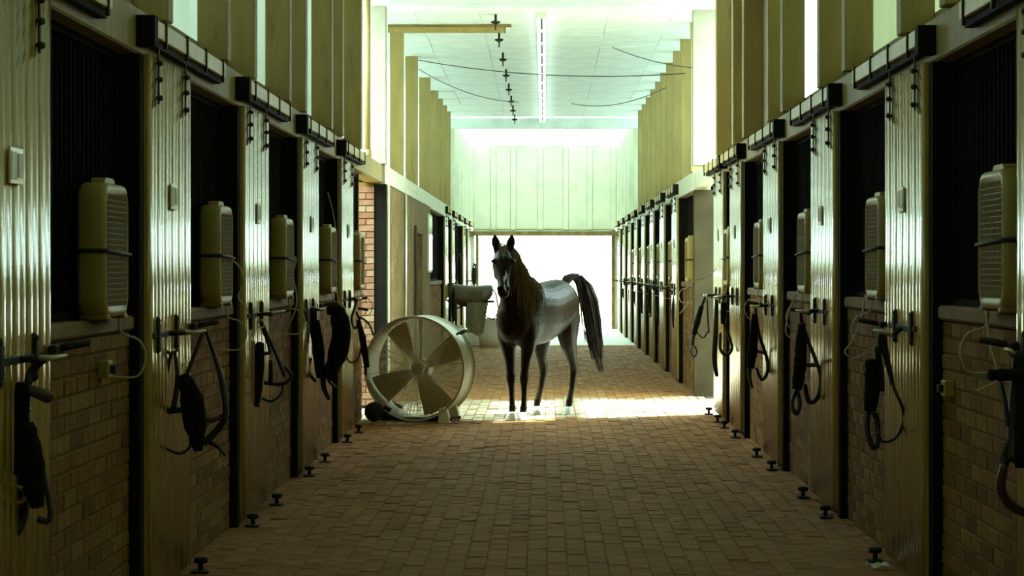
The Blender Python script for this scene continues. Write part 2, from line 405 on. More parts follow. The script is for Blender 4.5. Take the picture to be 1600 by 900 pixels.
# timber posts of the clerestory, each its own column
def column(sx, y, m, x0=1.88, x1=2.06, th=.15, z1=CZ):
    a, b = sorted((sx*x0, sx*x1))
    struct(MB().bbox(a, b, y, y+th, 2.86, z1, .006), 'column', m)
for y in (6.1, 7.3, 9.15, 10.4, 12.35, 13.5, 15.36, 16.4, 18.4, 19.4, 21.4): column(-1, y, M['timber'])
column(-1, 24.6, M['greypaint'], 1.87, 2.05, .16, 4.735)
for y in (27.8, 30.9, 34.3, 36.9, 38.6, 40.2, 41.8): column(-1, y, M['timber'])
for y in (43.6, 46.2, 48.6, 51.0, 53.4): column(-1, y, M['pale'])
for y in (6.6, 7.9, 9.75, 10.95, 13.0, 14.2, 16.4, 17.45, 19.6, 20.7, 22.7): column(1, y, M['timber_lit' if y > 19 else 'timber'])
column(1, 25.0, M['greypaint'], 1.79, 2.12, .16, 4.735)
for y in (26.6, 28.6, 30.2, 31.9, 33.5, 35.1, 36.7, 38.3, 39.9, 41.5): column(1, y, M['timber'])
for y in (43.6, 46.2, 48.6, 51.0, 53.4): column(1, y, M['pale'])

# end wall above the big door
ew = struct(MB().box(-2.5, 2.5, Y_END, Y_END+.12, 2.62, 5.0).box(-6, -1.86, Y_END, Y_END+.15, 0, 2.75).box(1.86, 6, Y_END, Y_END+.15, 0, 2.75), 'wall_end', M['pale'])
bx = [-1.95, -1.35, -.82, -.10, .58, 1.22, 1.85]
for i, x in enumerate(bx):
    MB().bbox(x-.07, x+.07, Y_END-.05, Y_END-.0, 2.66, 4.85, .006).build('batten', M['pale'], ew)
    if i < len(bx)-1:
        MB().bbox(x+.075, bx[i+1]-.075, Y_END-.025, Y_END, 2.66+random.uniform(0, .02), 4.85, .006).build('panel', M['pale'], ew)
struct(MB().bbox(-2.0, 2.0, Y_END-.12, Y_END+.1, 2.50, 2.62, .008), 'beam_end', M['plaster'])
struct(MB().bbox(-1.82, -1.74, Y_END-.05, Y_END+.1, 0, 2.5, .008), 'trim_1', M['plaster'])
struct(MB().bbox(1.80, 1.88, Y_END-.05, Y_END+.1, 0, 2.5, .008), 'trim_2', M['plaster'])
struct(MB().box(-30, 30, 95, 95.4, -.1, 3.0), 'wall_yard', M['pale'])
struct(MB().box(8.0, 8.3, -5, 60, -.1, 5.2), 'wall_yard_right', M['concrete'])  # unseen wall added to hold sky light off the right crossing
struct(MB().box(-8.3, -8.0, -5, 60, -.1, 5.2), 'wall_yard_left', M['concrete'])  # its unseen counterpart, added to cut sky light on the left

# left plaster wall between the cross aisle and the far stalls
wl = struct(MB().box(-2.06, -1.88, 25.2, 30.2, 0, 2.64).box(-2.06, -1.88, 32.2, 34.4, 0, 2.64).box(-2.06, -1.88, 30.2, 32.2, 2.15, 2.64), 'wall_left', M['plaster'])
qb = MB().bbox(-.012, .012, -.108, .108, -.034, .034, .004).mesh('brick', M['redbrick'])
for k in range(28):
    put('brick', qb, wl, (-1.885, 25.68+(.06 if k % 2 else 0), .08+k*.076))
struct(MB().bbox(-2.0, -1.87, 25.05, 25.22, 0, 2.64, .008), 'trim_3', M['pale'])
struct(MB().bbox(-2.02, -1.86, 24.55, 24.68, 0, 2.62, .006), 'pillar_left_cross', M['steel'])
# brick pier at the far side of the cross aisle
PBR = {}
pier = struct(MB().box(-2.42, -2.0, 24.55, 24.75, 0, 2.64), 'pillar', M['mortar'])
for k in range(34):
    for x1, x0 in ([(-2.0, -2.2), (-2.2, -2.4)] if k % 2 else [(-2.0, -2.1), (-2.1, -2.3), (-2.3, -2.4)]):
        bw = round((x1-x0)/2-.004, 3)
        if bw not in PBR: PBR[bw] = MB().bbox(-bw, bw, -.02, .02, -.034, .034, .004).mesh('brick', M['redbrick'])
        put('brick', PBR[bw], pier, ((x0+x1)/2, 24.545+random.uniform(-.004, .003), .045+k*.076))
struct(MB().box(-6, -2.4, 24.7, 24.8, 0, 2.87), 'wall_left_cross_far', M['redbrick'])
dw = struct(MB().box(-4.06, -2.10, 32.16, 32.20, 0, 2.15), 'door_1', M['darkwood'])
for k in range(8):
    MB().bbox(-4.05+k*.243, -3.812+k*.243, 32.145, 32.16, .02, 2.14, .004).build('plank', M['darkwood'], dw)
MB().bbox(-2.25, -2.2, 32.10, 32.145, .95, 1.15, .005).build('door_handle', M['chrome'], dw)
struct(MB().bbox(-1.885, -1.84, 30.08, 30.2, 0, 2.25, .006), 'trim_4', M['darkwood'])
o = empty('notice_board', (-1.88, 33.9, 1.56)); tag(o, 'tall narrow white glazed board on the left plaster wall beyond the doorway', 'board')
MB().bbox(0, .03, -.5, .5, 0, .95, .006).build('frame', M['pale'], o)
MB().bbox(.03, .036, -.45, .45, .04, .91, .002).build('pane', M['glass'], o)
o = tag(MB().tube([(0,0,0),(0,0,1.3),(0,0,2.62)], .02, 8).build('downpipe', M['chrome'], None, (-1.855, 27.9, 0)), 'thin pale pipe running down the left plaster wall', 'pipe')
o = tag(MB().tube([(0,0,0),(0,0,.1)], .045, 10).tube([(0,0,.1),(0,0,1.85)], .035, 10).build('downpipe', M['timber'], None, (-1.985, 23.4, 2.86)), 'pale pipe standing beside the lit upper post above the drum fan', 'pipe')

# ------------------------------------------------------------------ stall fronts
def half_wall(sx, ya, yb, individual):
    fx = sx*W
    a, b = sorted((fx, sx*2.08))
    ht = 1.33 if sx < 0 else 1.37
    core = struct(MB().box(a, b, ya, yb, 0, ht), 'half_wall', M['mortar'])
    a2, b2 = sorted((sx*(W-.03), sx*2.10))
    MB().bbox(a2, b2, ya, yb, ht, ht+.07, .012).build('coping', M['coping'], core)
    BW, BH = .235, (ht-.008)/17
    nr = 17; rest = MB()
    for r in range(nr):
        y = ya-(BW/2 if r % 2 else 0); z = .004+r*BH
        while y < yb:
            p, q = max(y, ya)+.005, min(y+BW, yb)-.005
            if q-p > .03:
                h = .005+random.uniform(-.002, .002)
                if individual:
                    key = round(q-p, 3)
                    key = (sx, key); me = BR.get(key)
                    if me is None:
                        me = BR[key] = MB().bbox(-.014, .014, -(q-p)/2, (q-p)/2, .005, BH-.005, .005).mesh('brick', M['brick'])
                    o = put('brick', me, core, (fx-sx*(h-.013), (p+q)/2, z)); o.rotation_euler[2] = random.uniform(-.02, .02)
                else:
                    x0, x1 = sorted((fx+sx*.005, fx-sx*h))
                    rest.box(x0, x1, p, q, z+.005, z+BH-.005)
            y += BW
    if not individual: tag(rest.build('brickwork', M['brick'], core), kind='stuff')
    return core
BR = {}
def grille(sx, ya, yb, label):
    o = empty('stall_grille', (sx*2.035, (ya+yb)/2, 1.40 if sx < 0 else 1.44)); tag(o, label, 'grille', 'bar grilles above the brick half walls')
    h = (yb-ya)/2; zt = 1.24 if sx < 0 else 1.20
    m = MB(); n = int(2*h/.085)
    for k in range(1, n): m.tube([(0, -h+k*2*h/n, .03), (0, -h+k*2*h/n, zt-.03)], .011, 6, caps=False)
    tag(m.build('bars', M['bar'], o), kind='stuff')
    f = MB().box(-.02, .02, -h, h, 0, .035).box(-.02, .02, -h, h, zt-.035, zt).box(-.02, .02, -h, -h+.04, .035, zt-.035).box(-.02, .02, h-.04, h, .035, zt-.035)
    f.build('frame', M['bar'], o)

DW, DH = 1.15, 2.60
def make_door(sx):
    o = empty('stall_door')  # full-height sliding stall door, cloned for every bay
    n = 6; pw = DW/n
    prof = [(-.5, -.006), (-.485, .006)]
    for c_ in (-.24, .24): prof += [(c_-.2, .0085), (c_-.1, .0112), (c_, .012), (c_+.1, .0112), (c_+.2, .0085)]
    prof += [(.485, .006), (.5, -.006)]
    prof.insert(7, (.0, .0075))
    V = []
    for z in (.05, DH+.05):
        for t, h in prof: V.append((.012+h, t*(pw-.004), z))
        V.append((-.012, .5*(pw-.004), z)); V.append((-.012, -.5*(pw-.004), z))
    k = len(prof)+2
    Fs = [(j, (j+1) % k, k+(j+1) % k, k+j) for j in range(k)] + [tuple(range(k-1, -1, -1)), tuple(range(k, 2*k))]
    mb = MB(); mb.add(V, Fs, True)
    for q in range(k-3, k): mb.sm[q] = False
    mb.sm[-1] = mb.sm[-2] = False
    me = mb.mesh('plank', M['door'])
    for q in range(n): put('plank', me, o, (0, -DW/2+(q+.5)*pw, 0))
    for z in (.05, 2.4): MB().box(-.03, -.012, -DW/2, DW/2, z, z+.12).build('back_rail', M['iron'], o)
    for y in (-DW*.36, DW*.30):
        m = MB().bbox(.026, .034, y-.012, y+.012, 2.42, 2.75, .002)
        st = m.build('hanger', M['iron'], o)
        for z in (2.45, 2.54, 2.62): MB().tube([(.032, y-.035, z), (.038, y, z), (.032, y+.035, z)], [.009, .016, .009], 6).build('bolt', M['iron'], st)
    # far edge latch and card holder; 'far' is +y on the left wall
    f = 1
    lt = MB().bbox(.03, .06, DW/2*f-.10, DW/2*f+.02, 1.295, 1.33, .005).tube([(.05, DW/2*f-.02, 1.315), (.12, DW/2*f+.04, 1.33), (.15, DW/2*f+.06, 1.335)], .014, 8)
    lt.build('latch', M['iron'], o)
    cdh = MB().bbox(.026, .034, -.09, .09, 1.92, 2.05, .002).build('card_holder', M['chrome'], o)
    MB().bbox(.034, .036, -.075, .0, 1.935, 2.035, .0005).box(.034, .037, .02, .075, 1.945, 2.03).build('card', M['card'], cdh)
    return o
DP = {-1: make_door(-1), 1: None}
used = {-1: False, 1: False}
def place_door(sx, ya, label, group):
    src = DP[-1]
    if not used[-1]: o = src; used[-1] = True
    else: o = copy_tree(src)
    o.location = (sx*1.905, ya+DW/2, 0)
    o.rotation_euler = (0, 0, 0 if sx < 0 else PI)
    if sx > 0: o.scale = (1, -1, 1)
    tag(o, label, 'door', group, 'thing')
    return o
def make_track():
    o = empty('door_track'); ln = 2.15
    MB().bbox(.0, .07, -.02, ln, .055, .14, .004).build('rail_box', M['rail'], o)
    MB().box(.0, .045, -.02, ln, .02, .065).build('channel', M['steel'], o)
    MB().bbox(-.02, .085, -.12, -.03, .0, .145, .004).build('end_block', M['steel'], o)
    for k in range(4):
        y = .25+k*.6
        MB().bbox(.06, .078, y-.012, y+.012, .02, .15, .002).build('bracket', M['iron'], o)
    return o
TP = make_track(); TU = [False]
def place_track(sx, ya, label):
    if not TU[0]: o = TP; TU[0] = True
    else: o = copy_tree(TP)
    o.location = (sx*1.915, ya, 2.67)
    if sx > 0: o.scale = (-1, 1, 1)
    tag(o, label, 'door track', None); return o
def make_guide():
    o = empty('floor_guide')
    MB().bbox(-.045, .045, -.05, .05, 0, .012, .003).build('plate', M['iron'], o)
    MB().tube([(0,0,.012),(0,0,.07)], .014, 8).build('pin', M['iron'], o)
    MB().lathe([(.001,.05),(.034,.05),(.038,.058),(.038,.072),(.03,.08),(.001,.08)], 12, 'z').build('roller', M['iron'], o)
    return o
GP = make_guide(); GU = [False]
def place_guide(x, y, label):
    if not GU[0]: o = GP; GU[0] = True
    else: o = copy_tree(GP)
    o.location = (x, y, 0.002); tag(o, label, 'door guide'); return o
def post(sx, y, m='steel'):
    a, b = sorted((sx*1.915, sx*2.03))
    struct(MB().bbox(a, b, y-.045, y+.045, 0, 2.64, .004), 'pillar_post', M[m])

def side_word(sx): return 'left' if sx < 0 else 'right'
def stalls(sx, starts, ends, indiv, far=False, door=True):
    for i, ya in enumerate(starts):
        yb = ends[i]; sw = side_word(sx); od = ORD[i]; reg = 'beyond the cross aisle' if far else 'in the near row'
        post(sx, ya, 'bar' if far else 'steel')
        if door and not (far and sx < 0 and i == 2):
            place_door(sx, ya+.06, f'ribbed sliding stall door, {od} along the {sw} wall {reg}', f'sliding stall doors on the {sw} wall')
        place_track(sx, ya-.1 if False else ya, f'door track above the {od} {sw} sliding door {reg}')
        h0 = ya+.06+DW-.15
        half_wall(sx, h0, yb-.05, indiv(ya))
        grille(sx, h0, yb-.05, f'dark bar grille beside the {od} {sw} sliding door {reg}')
        if not far:
            place_guide(sx*1.83, ya+.02, f'iron floor guide at the near edge of the {od} {sw} sliding door')
            place_guide(sx*1.83, ya+.06+DW-.02, f'iron floor guide at the far edge of the {od} {sw} sliding door')
stalls(-1, LD, LD[1:]+[22.5], lambda y: 6 < y < 12)
stalls(1, RD, RD[1:]+[23.1], lambda y: 7 < y < 12)
stalls(-1, LF, LF[1:]+[Y_END], lambda y: False, True)
stalls(1, RF, RF[1:]+[Y_END], lambda y: False, True)
# first far bays without a door
half_wall(-1, 34.4, 39.6, False); half_wall(1, 26.62, 29.4, False)
grille(-1, 34.4, 39.6, 'long dark bar grille on the left wall just beyond the white board')
grille(1, 26.62, 29.4, 'dark bar grille on the right wall just beyond the cross aisle')

# ------------------------------------------------------------------ box fans on the half walls
def rrect(hw, hh, r, n=4):
    P = []
    for cx, cz, a0 in ((hw-r, hh-r, 0), (-hw+r, hh-r, PI/2), (-hw+r, -hh+r, PI), (hw-r, -hh+r, 3*PI/2)):
        for k in range(n+1):
            a = a0+PI/2*k/n; P.append((cx+r*math.cos(a), cz+r*math.sin(a)))
    return P
def make_fan():
    o = empty('box_fan'); H = .58; Wd = .52; D = .125; zc = H/2+.01      # local: front at +x, width along y
    def ring(x, s, sz, r): return [(x, p*1.0, zc+q) for p, q in rrect(Wd/2-s, H/2-sz, r)]
    MB().loft([ring(.0, .03, .03, .07), ring(.006, .008, .008, .085), ring(.02, 0, 0, .09), ring(D-.02, 0, 0, .09), ring(D-.006, .008, .008, .085), ring(D, .03, .03, .07),
               ring(D-.012, .045, .045, .06)], True).build('housing', M['plastic'], o)
    g = MB()
    for k in range(-9, 10):
        t = k*.024
        g.box(D-.012, D-.004, -Wd/2+.05, Wd/2-.05, zc+t-.003, zc+t+.003)
    for k in range(-7, 8):
        t = k*.028
        g.box(D-.010, D-.002, t-.002, t+.002, zc-H/2+.05, zc+H/2-.05)
    tag(g.build('grille', M['plasticdark'], o), kind='stuff')
    MB().loft([[(x, p, H+.005+z) for x, p in ((.03,-s),(.09,-s),(.09,s),(.03,s))] for z, s in ((0, .11), (.02, .10), (.03, .07))], False).build('handle', M['plastic'], o)
    for y in (-.18, .18): MB().bbox(.0, D, y-.03, y+.03, 0, .025, .006).build('foot', M['plasticdark'], o)
    zs = zc-.01
    s_ = [(x, p) for p, x in rrect(Wd/2+.006, D/2+.006, .02, 3)]
    MB().tube([(x+D/2, y, zs+.008*math.sin(3*y*6)) for x, y in s_], .009, 6, closed=True).build('strap', M['rubber'], o)
    return o
FP = make_fan(); FU = [False]; nfan = {}
def place_fan(sx, y, label, cord=None):
    if not FU[0]: o = FP; FU[0] = True
    else: o = copy_tree(FP)
    o.location = (sx*1.985, y+.26, 1.40 if sx < 0 else 1.44); 
    if sx > 0: o.scale = (-1, 1, 1)
    tag(o, label, 'fan', 'box fans on the stall half walls')
    if cord:
        inv = Vector(o.location)
        pts = [Vector(p)-inv for p in cord]
        if sx > 0: pts = [Vector((-p.x, p.y, p.z)) for p in pts]
        P = []
        for i in range(len(pts)-1):
            for t in (0, .25, .5, .75):
                p0 = pts[max(i-1, 0)]; p1 = pts[i]; p2 = pts[i+1]; p3 = pts[min(i+2, len(pts)-1)]
                P.append(.5*((2*p1)+(p2-p0)*t+(2*p0-5*p1+4*p2-p3)*t*t+(3*p1-p0-3*p2+p3)*t*t*t))
        P.append(pts[-1])
        MB().tube(P, .0055, 6).build('power_cord', M['cord'], o)
    return o
def wa(L, d): return [world_at(x, y, dd) for x, y, dd in L] if False else [world_at(x, y, d) for x, y in L]
cl = {0: wa([(185,490),(190,520),(215,530),(228,555),(218,585),(198,590),(172,588)], 9.3),
      1: wa([(348,400),(370,412),(382,440),(372,462),(380,475)], 12.4),
      2: wa([(442,400),(462,402),(458,430),(464,470),(455,500),(440,522),(420,520)], 15.6),
      3: wa([(512,300),(520,330),(524,360),(522,400),(528,470)], 18.6)}
for i, y in enumerate((8.82, 11.95, 15.0, 18.2, 21.1)):
    place_fan(-1, y, f'cream box fan strapped on the left brick half wall, {ORD[i]} from the foreground', cl.get(i))
cr_ = {0: wa([(1540,485),(1548,540),(1560,590),(1540,605),(1525,610)], 8.6),
       1: wa([(1352,460),(1345,500),(1330,535),(1320,550),(1335,560),(1362,545)], 11.7),
       2: wa([(1245,460),(1232,490),(1228,520),(1240,530)], 15.0),
       4: wa([(1120,420),(1100,435),(1082,440),(1078,470),(1062,490)], 21.6)}
for i, y in enumerate((8.42, 11.57, 14.82, 18.0, 21.15)):
    place_fan(1, y, f'cream box fan strapped on the right brick half wall, {ORD[i]} from the foreground', cr_.get(i))
for i, y in enumerate((27.0, 30.75, 33.95, 37.15, 40.35, 43.55)):
    place_fan(1, y, f'pale box fan on the far right stalls, {ORD[i]} beyond the cross aisle')

# wall sockets
for i, (x, y, d, sx) in enumerate(((165, 577, 9.2, -1), (1458, 607, 10.0, 1))):
    p = world_at(x, y, d)
    o = empty('wall_socket', (sx*(W-.004), d, p.z)); tag(o, f'small pale socket box on the {side_word(sx)} brick half wall below the nearest fan', 'socket')
    a, b = sorted((0, -sx*.05))
    MB().bbox(a, b, -.05, .05, -.04, .04, .006).build('box', M['plastic'], o)
    a, b = sorted((-sx*.05, -sx*.075))
    MB().bbox(a, b, -.022, .022, -.02, .02, .004).build('plug', M['rubber'], o)

# ------------------------------------------------------------------ bridle hooks and hanging tack
def catmull(pts, R, k=5):
    P = []; Q = []
    n = len(pts)
    for i in range(n-1):
        p0 = pts[max(i-1, 0)]; p1 = pts[i]; p2 = pts[i+1]; p3 = pts[min(i+2, n-1)]
        for s in range(k):
            t = s/k
            P.append(.5*((2*p1)+(p2-p0)*t+(2*p0-5*p1+4*p2-p3)*t*t+(3*p1-p0-3*p2+p3)*t*t*t)); Q.append(R[i]*(1-t)+R[i+1]*t)
    P.append(pts[-1]); Q.append(R[-1]); return P, Q
def hook(bar, tip, d, sx, label):
    b0, b1 = world_at(*bar[0], d), world_at(*bar[1], d); t1 = world_at(*tip, d)
    x0 = sx*1.885
    o = empty('bridle_hook', (x0, d, b0.z)); tag(o, label, 'hook', 'bridle hooks on the stall doors')
    base = Vector(o.location)
    z = b0.z-base.z
    MB().bbox(-.012, .012, -.40, .40, -.014, .014, .003).build('bar', M['iron'], o)
    for y in (-.28, .22):
        c = MB().bbox(-.02, .02, y-.025, y+.025, -.06, .06, .004).sphere((0, y, .07), .022, 8, 6).sphere((0, y, -.07), .022, 8, 6)
        c.build('clamp', M['iron'], o)
    e = b1-base; q = t1-base
    MB().tube([(0, 0, 0), (e.x, e.y, e.z)], .012, 8).build('arm', M['iron'], o)
    MB().tube([(e.x, e.y, e.z), (q.x*.6+e.x*.4, q.y-.02, q.z-.006), (q.x, q.y, q.z)], [.012, .011, .008], 8).build('tip', M['chrome'], o)
    return o
def tack(d, label, straps, lobes=(), rings=(), group=None, name='headcollar', cat='headcollar'):
    allp = [p for s in straps for p in s[0]]+[p for s in lobes for p in s[0]]
    top = min(allp, key=lambda p: p[1]); base = world_at(*top, d)
    o = empty(name, base); tag(o, label, cat, group)
    k = d/F
    for n, (pts, r) in enumerate(straps):
        P = [world_at(*p, d)-base for p in pts]
        for j, p in enumerate(P): p.y += .03*math.sin(n*2.1+j*1.3)
        R = r if isinstance(r, (list, tuple)) else [r]*len(P)
        P, R = catmull(P, [x*k for x in R])
        MB().tube(P, [q*1.15 for q in R], 6, flat=1.0).build('strap', M['brownleather'] if n % 3 == 2 else M['leather'], o)
    for n, (pts, r) in enumerate(lobes):
        P = [world_at(*p, d)-base for p in pts]
        for j, p in enumerate(P): p.y += -.04+.02*math.sin(n+j)
        P, R = catmull(P, [x*k for x in r])
        R = [x*random.uniform(.9, 1.1) for x in R]
        MB().tube(P, R, 10, flat=1.15).build('fleece_pad', M['fleece'], o)
    for (x, y, r, brass) in rings:
        c = world_at(x, y, d)-base; rr = r*k
        MB().tube([c+Vector((rr*math.cos(a), -.03, rr*math.sin(a))) for a in [2*PI*j/12 for j in range(12)]], rr*.28, 6, closed=True).build('ring', M['brass'] if brass else M['chrome'], o)
    return o
hook([(0,562),(62,560)], (105,556), 7.45, -1, 'iron bridle hook with a pale tip on the nearest left door')
tack(7.45, 'black padded bridle with a brass buckle on the nearest left door',
     [([(70,560),(46,580),(42,600)], 6), ([(12,640),(4,700),(4,780),(20,835),(35,800),(30,740)], [5,6,7,8,7,6]), ([(42,608),(58,612),(76,622)], [6,8,9]), ([(25,620),(20,660),(28,700)], 6), ([(48,660),(80,800),(62,810)], [3,4,5])],
     [([(40,598),(34,640),(34,700),(38,740)], [8,13,15,12]), ([(46,665),(52,715),(58,760),(64,790)], [10,16,16,8])], [(30,772,13,True), (46,640,5,True), (20,655,5,True)])
hook([(232,521),(290,520)], (322,517), 10.4, -1, 'iron bridle hook holding a tangled bridle on the second left door')
tack(10.4, 'black bridle with a wide strap loop and fleece on the second left door',
     [([(322,518),(335,560),(347,600),(354,640),(350,652)], [2.5,3,4.5,4.5,3]), ([(316,520),(302,560),(292,590)], 3), ([(310,648),(332,656),(350,648)], [5,4,3]),
      ([(318,694),(342,668),(353,648)], [5,5,4]), ([(318,690),(338,696),(354,712)], [4,3,1.5]), ([(260,538),(260,548),(268,552),(276,546)], 2.5), ([(268,550),(258,590),(257,632)], [2.5,3,4]), ([(272,552),(278,595),(272,640)], [2.5,4,4]),
      ([(252,636),(250,680),(262,702),(280,709),(295,700),(302,684)], 2.3), ([(232,648),(260,643),(287,640)], [5,5,4])],
     [([(288,585),(300,620),(306,660),(312,704)], [8,15,16,6])], [(290,573,4,False)])
hook([(378,492),(425,490)], (446,486), 13.6, -1, 'iron bridle hook with a bent bright tip on the third left door')
tack(13.6, 'black bridle with a long fleece wrap and open straps on the third left door',
     [([(409,492),(409,510),(421,548),(410,552)], 2.5), ([(412,512),(428,545),(446,588)], 2.5), ([(446,572),(456,588),(440,600),(412,598)], 3), ([(423,562),(422,602)], [3,4]), ([(442,600),(440,615),(425,627),(410,622)], 1.8)],
     [([(408,535),(404,560),(400,600),(396,634)], [5,9,11,9])], [(409,506,6,False)])
hook([(470,484),(500,484)], (508,482), 16.7, -1, 'iron bridle hook behind the large pad on the fourth left door')
tack(16.7, 'large rounded black girth pad hanging on the fourth left door',
     [([(490,480),(490,520),(494,545)], [5,6,4]), ([(485,560),(482,580),(494,596)], 2.5), ([(505,590),(507,606),(514,624)], [4,4,3]), ([(512,594),(524,606)], 2)],
     [([(512,484),(527,488),(534,520),(526,560),(512,592)], [6,13,16,14,8]), ([(494,500),(498,550),(502,590)], [5,9,6])], [(498,507,4,True)], name='girth_pad', cat='girth')
hook([(533,468),(556,466)], (564,466), 19.9, -1, 'iron bridle hook on the fifth left door beside the brick pier')
tack(19.9, 'slim black bridle with a diagonal fleece wrap on the fifth left door',
     [([(558,468),(552,486),(549,500),(555,513),(562,500),(557,488)], 1.8), ([(546,530),(540,550),(548,566),(560,560),(563,545)], 1.4), ([(562,495),(576,505),(584,525)], 1.4), ([(572,570),(571,586)], 2), ([(560,482),(575,484)], 2)],
     [([(560,500),(566,525),(570,550),(574,574)], [2.5,4.5,5,4])])
hook([(1600,555),(1585,556)], (1570,545), 7.9, 1, 'iron bridle hook on the nearest right door at the frame edge')
tack(7.9, 'black bridle with a horizontal padded roll on the nearest right door',
     [([(1590,550),(1592,600),(1588,660),(1584,720)], [6,10,12,10]), ([(1566,598),(1570,630),(1572,665)], [3,3.5,3]), ([(1567,725),(1562,762),(1580,790),(1612,806)], [6,7,7,6]), ([(1582,690),(1575,715),(1567,735)], [8,8,6])],
     [([(1544,585),(1570,585),(1600,585),(1630,583)], [8,10,10,9]), ([(1594,600),(1596,660),(1592,730)], [7,13,9])], [(1565,737,6,False)])
hook([(1440,511),(1394,524)], (1364,516), 10.9, 1, 'iron bridle hook with a bright tip on the second right door')
tack(10.9, 'black headcollar with fleece and a thin round loop on the second right door',
     [([(1380,520),(1380,535),(1386,560),(1394,602)], [6,8,5,3]), ([(1358,638),(1354,670),(1362,698),(1371,690),(1371,655),(1362,640)], 4), ([(1393,600),(1410,640),(1413,660),(1400,685),(1380,690),(1370,675)], [2.5,2.5,3,2.2,2,2]), ([(1370,540),(1376,580),(1378,612)], [4,6,5])],
     [([(1361,562),(1362,590),(1361,620),(1357,642)], [9,11,11,7])], [(1363,640,4,False)])
hook([(1300,486),(1264,486)], (1243,485), 14.2, 1, 'iron bridle hook on the third right door')
tack(14.2, 'black headcollar with a small lower loop on the third right door',
     [([(1252,486),(1253,500),(1262,530),(1273,560),(1282,590),(1278,620),(1265,628),(1258,600)], [2,3,3,3,3.2,3.5,3.5,3]), ([(1246,608),(1237,630),(1243,646),(1249,632),(1247,612)], 3), ([(1258,570),(1278,570)], 3)],
     [([(1252,506),(1251,540),(1249,575),(1244,608)], [5,8,9,7])], [(1254,585,3,False)])
hook([(1215,477),(1186,478)], (1172,478), 17.4, 1, 'iron bridle hook on the fourth right door')
tack(17.4, 'black headcollar with a hanging rope end on the fourth right door',
     [([(1180,480),(1186,520),(1198,558),(1199,580),(1190,593),(1182,575)], [2,2.5,2.7,2.7,2.7,2]), ([(1172,570),(1171,590),(1175,606)], [4,3,2]), ([(1180,548),(1196,552)], 2)],
     [([(1178,490),(1178,520),(1175,550),(1172,575)], [3.5,6,7,5])])
hook([(1152,463),(1128,463)], (1118,463), 20.5, 1, 'iron bridle hook on the fifth right door')
tack(20.5, 'thin black headcollar with a round loop on the fifth right door',
     [([(1130,466),(1131,500),(1141,530),(1143,545),(1135,555),(1126,546),(1126,520)], [2,2.5,2.3,2.3,2.3,2.3,2]), ([(1120,468),(1118,520),(1116,560),(1120,588)], [2.5,4,4,2.5])],
     [([(1130,472),(1130,490),(1129,506)], [3.5,4,3])])
hook([(1118,461),(1105,461)], (1098,461), 22.5, 1, 'iron bridle hook on the door at the right corner of the cross aisle')
tack(22.6, 'slim black headcollar with a small ring on the right corner of the cross aisle',
     [([(1102,463),(1092,490),(1084,520),(1081,540)], [2,3.5,3.5,3]), ([(1083,538),(1079,550),(1084,557),(1089,550),(1085,540)], 1.3), ([(1104,463),(1106,500),(1108,520)], 1.3), ([(1086,515),(1098,528),(1106,518)], 1.1)],
     [([(1096,478),(1090,500),(1084,522)], [3,4.5,4])])
fx = [(1055, 452, 72, 30.2), (1042, 448, 66, 33.3), (1030, 446, 62, 35.6), (1017, 444, 52, 36.6), (1005, 442, 56, 39.8), (996, 440, 48, 42.9), (987, 440, 44, 46), (978, 440, 36, 49)]
for i, (x, y, ln, d) in enumerate(fx):
    hook([(x+6, y), (x+2, y)], (x-7, y), d, 1, f'iron bridle hook on the {ORD[i]} door of the far right stalls')
    tack(d, f'dark bridle hanging on the far right stalls, {ORD[i]} beyond the cross aisle',
         [([(x, y+1), (x-4, y+ln*.4), (x-3, y+ln*.8), (x+2, y+ln*.8), (x+4, y+ln*.4), (x+1, y+2)], 1.3), ([(x+1, y+ln*.5), (x-1, y+ln)], [2, 1])],
         [([(x, y+8), (x-1, y+ln*.35), (x, y+ln*.65), (x, y+ln*.9)], [2, 4.2, 4, 1.5])], group='bridles on the far right stalls')
for i, (x, y, ln, d) in enumerate(((718, 395, 55, 43.0), (709, 448, 60, 40.4), (741, 410, 40, 52.4))):
    tack(d, ['looped bridle hung high on the far left stalls', 'dark bridle below the saddle rack on the far left stalls', 'small bridle beside the far doorway on the left'][i],
         [([(x, y+1), (x-3, y+ln*.4), (x-2, y+ln*.8), (x+2, y+ln*.8), (x+3, y+ln*.4), (x+1, y+2)], 1.2), ([(x, y+ln*.5), (x-1, y+ln)], [2, 1])],
         [([(x, y+8), (x, y+ln*.5), (x, y+ln*.9)], [1.5, 3, 1.5])], group='bridles on the far left stalls')

# ------------------------------------------------------------------ saddle, tack trunk and tub far left
d = 41.0
p = world_at(735, 447, d)
o = empty('saddle', (p.x, d, p.z)); tag(o, 'dark saddle jutting into the aisle from the far left wall', 'saddle')
R_ = []
for t, hw, zt, zb in ((-.44, .12, .0, -.14), (-.40, .2, .04, -.24), (-.2, .25, .03, -.38), (0, .27, .015, -.43), (.2, .26, .015, -.36), (.38, .22, .03, -.26), (.44, .14, .01, -.16)):
    ring = []
    for k in range(16):
        a = PI*k/15; ring.append((t, -hw*math.cos(a), zb+(zt-zb)*math.sin(a)**.6))
    ring.append((t, 0, zb+.06)); R_.append(ring)
MB().loft(R_, True).build('seat', M['saddle'], o)
MB().loft([[(.1+t, y, z) for t, z in ((-.12, -.12), (.16, -.10), (.1, -.42), (-.06, -.48))] for y in (-.27, -.235)], False).build('flap', M['saddle'], o)
MB().tube([(.05, -.28, -.2), (.06, -.29, -.45), (.04, -.29, -.6)], .02, 6, flat=.3).build('stirrup_leather', M['saddle'], o)
MB().tube([(.04+.06*math.cos(a), -.29, -.66+.06*math.sin(a)) for a in [2*PI*k/14 for k in range(14)]], .009, 6, closed=True).build('stirrup', M['chrome'], o)
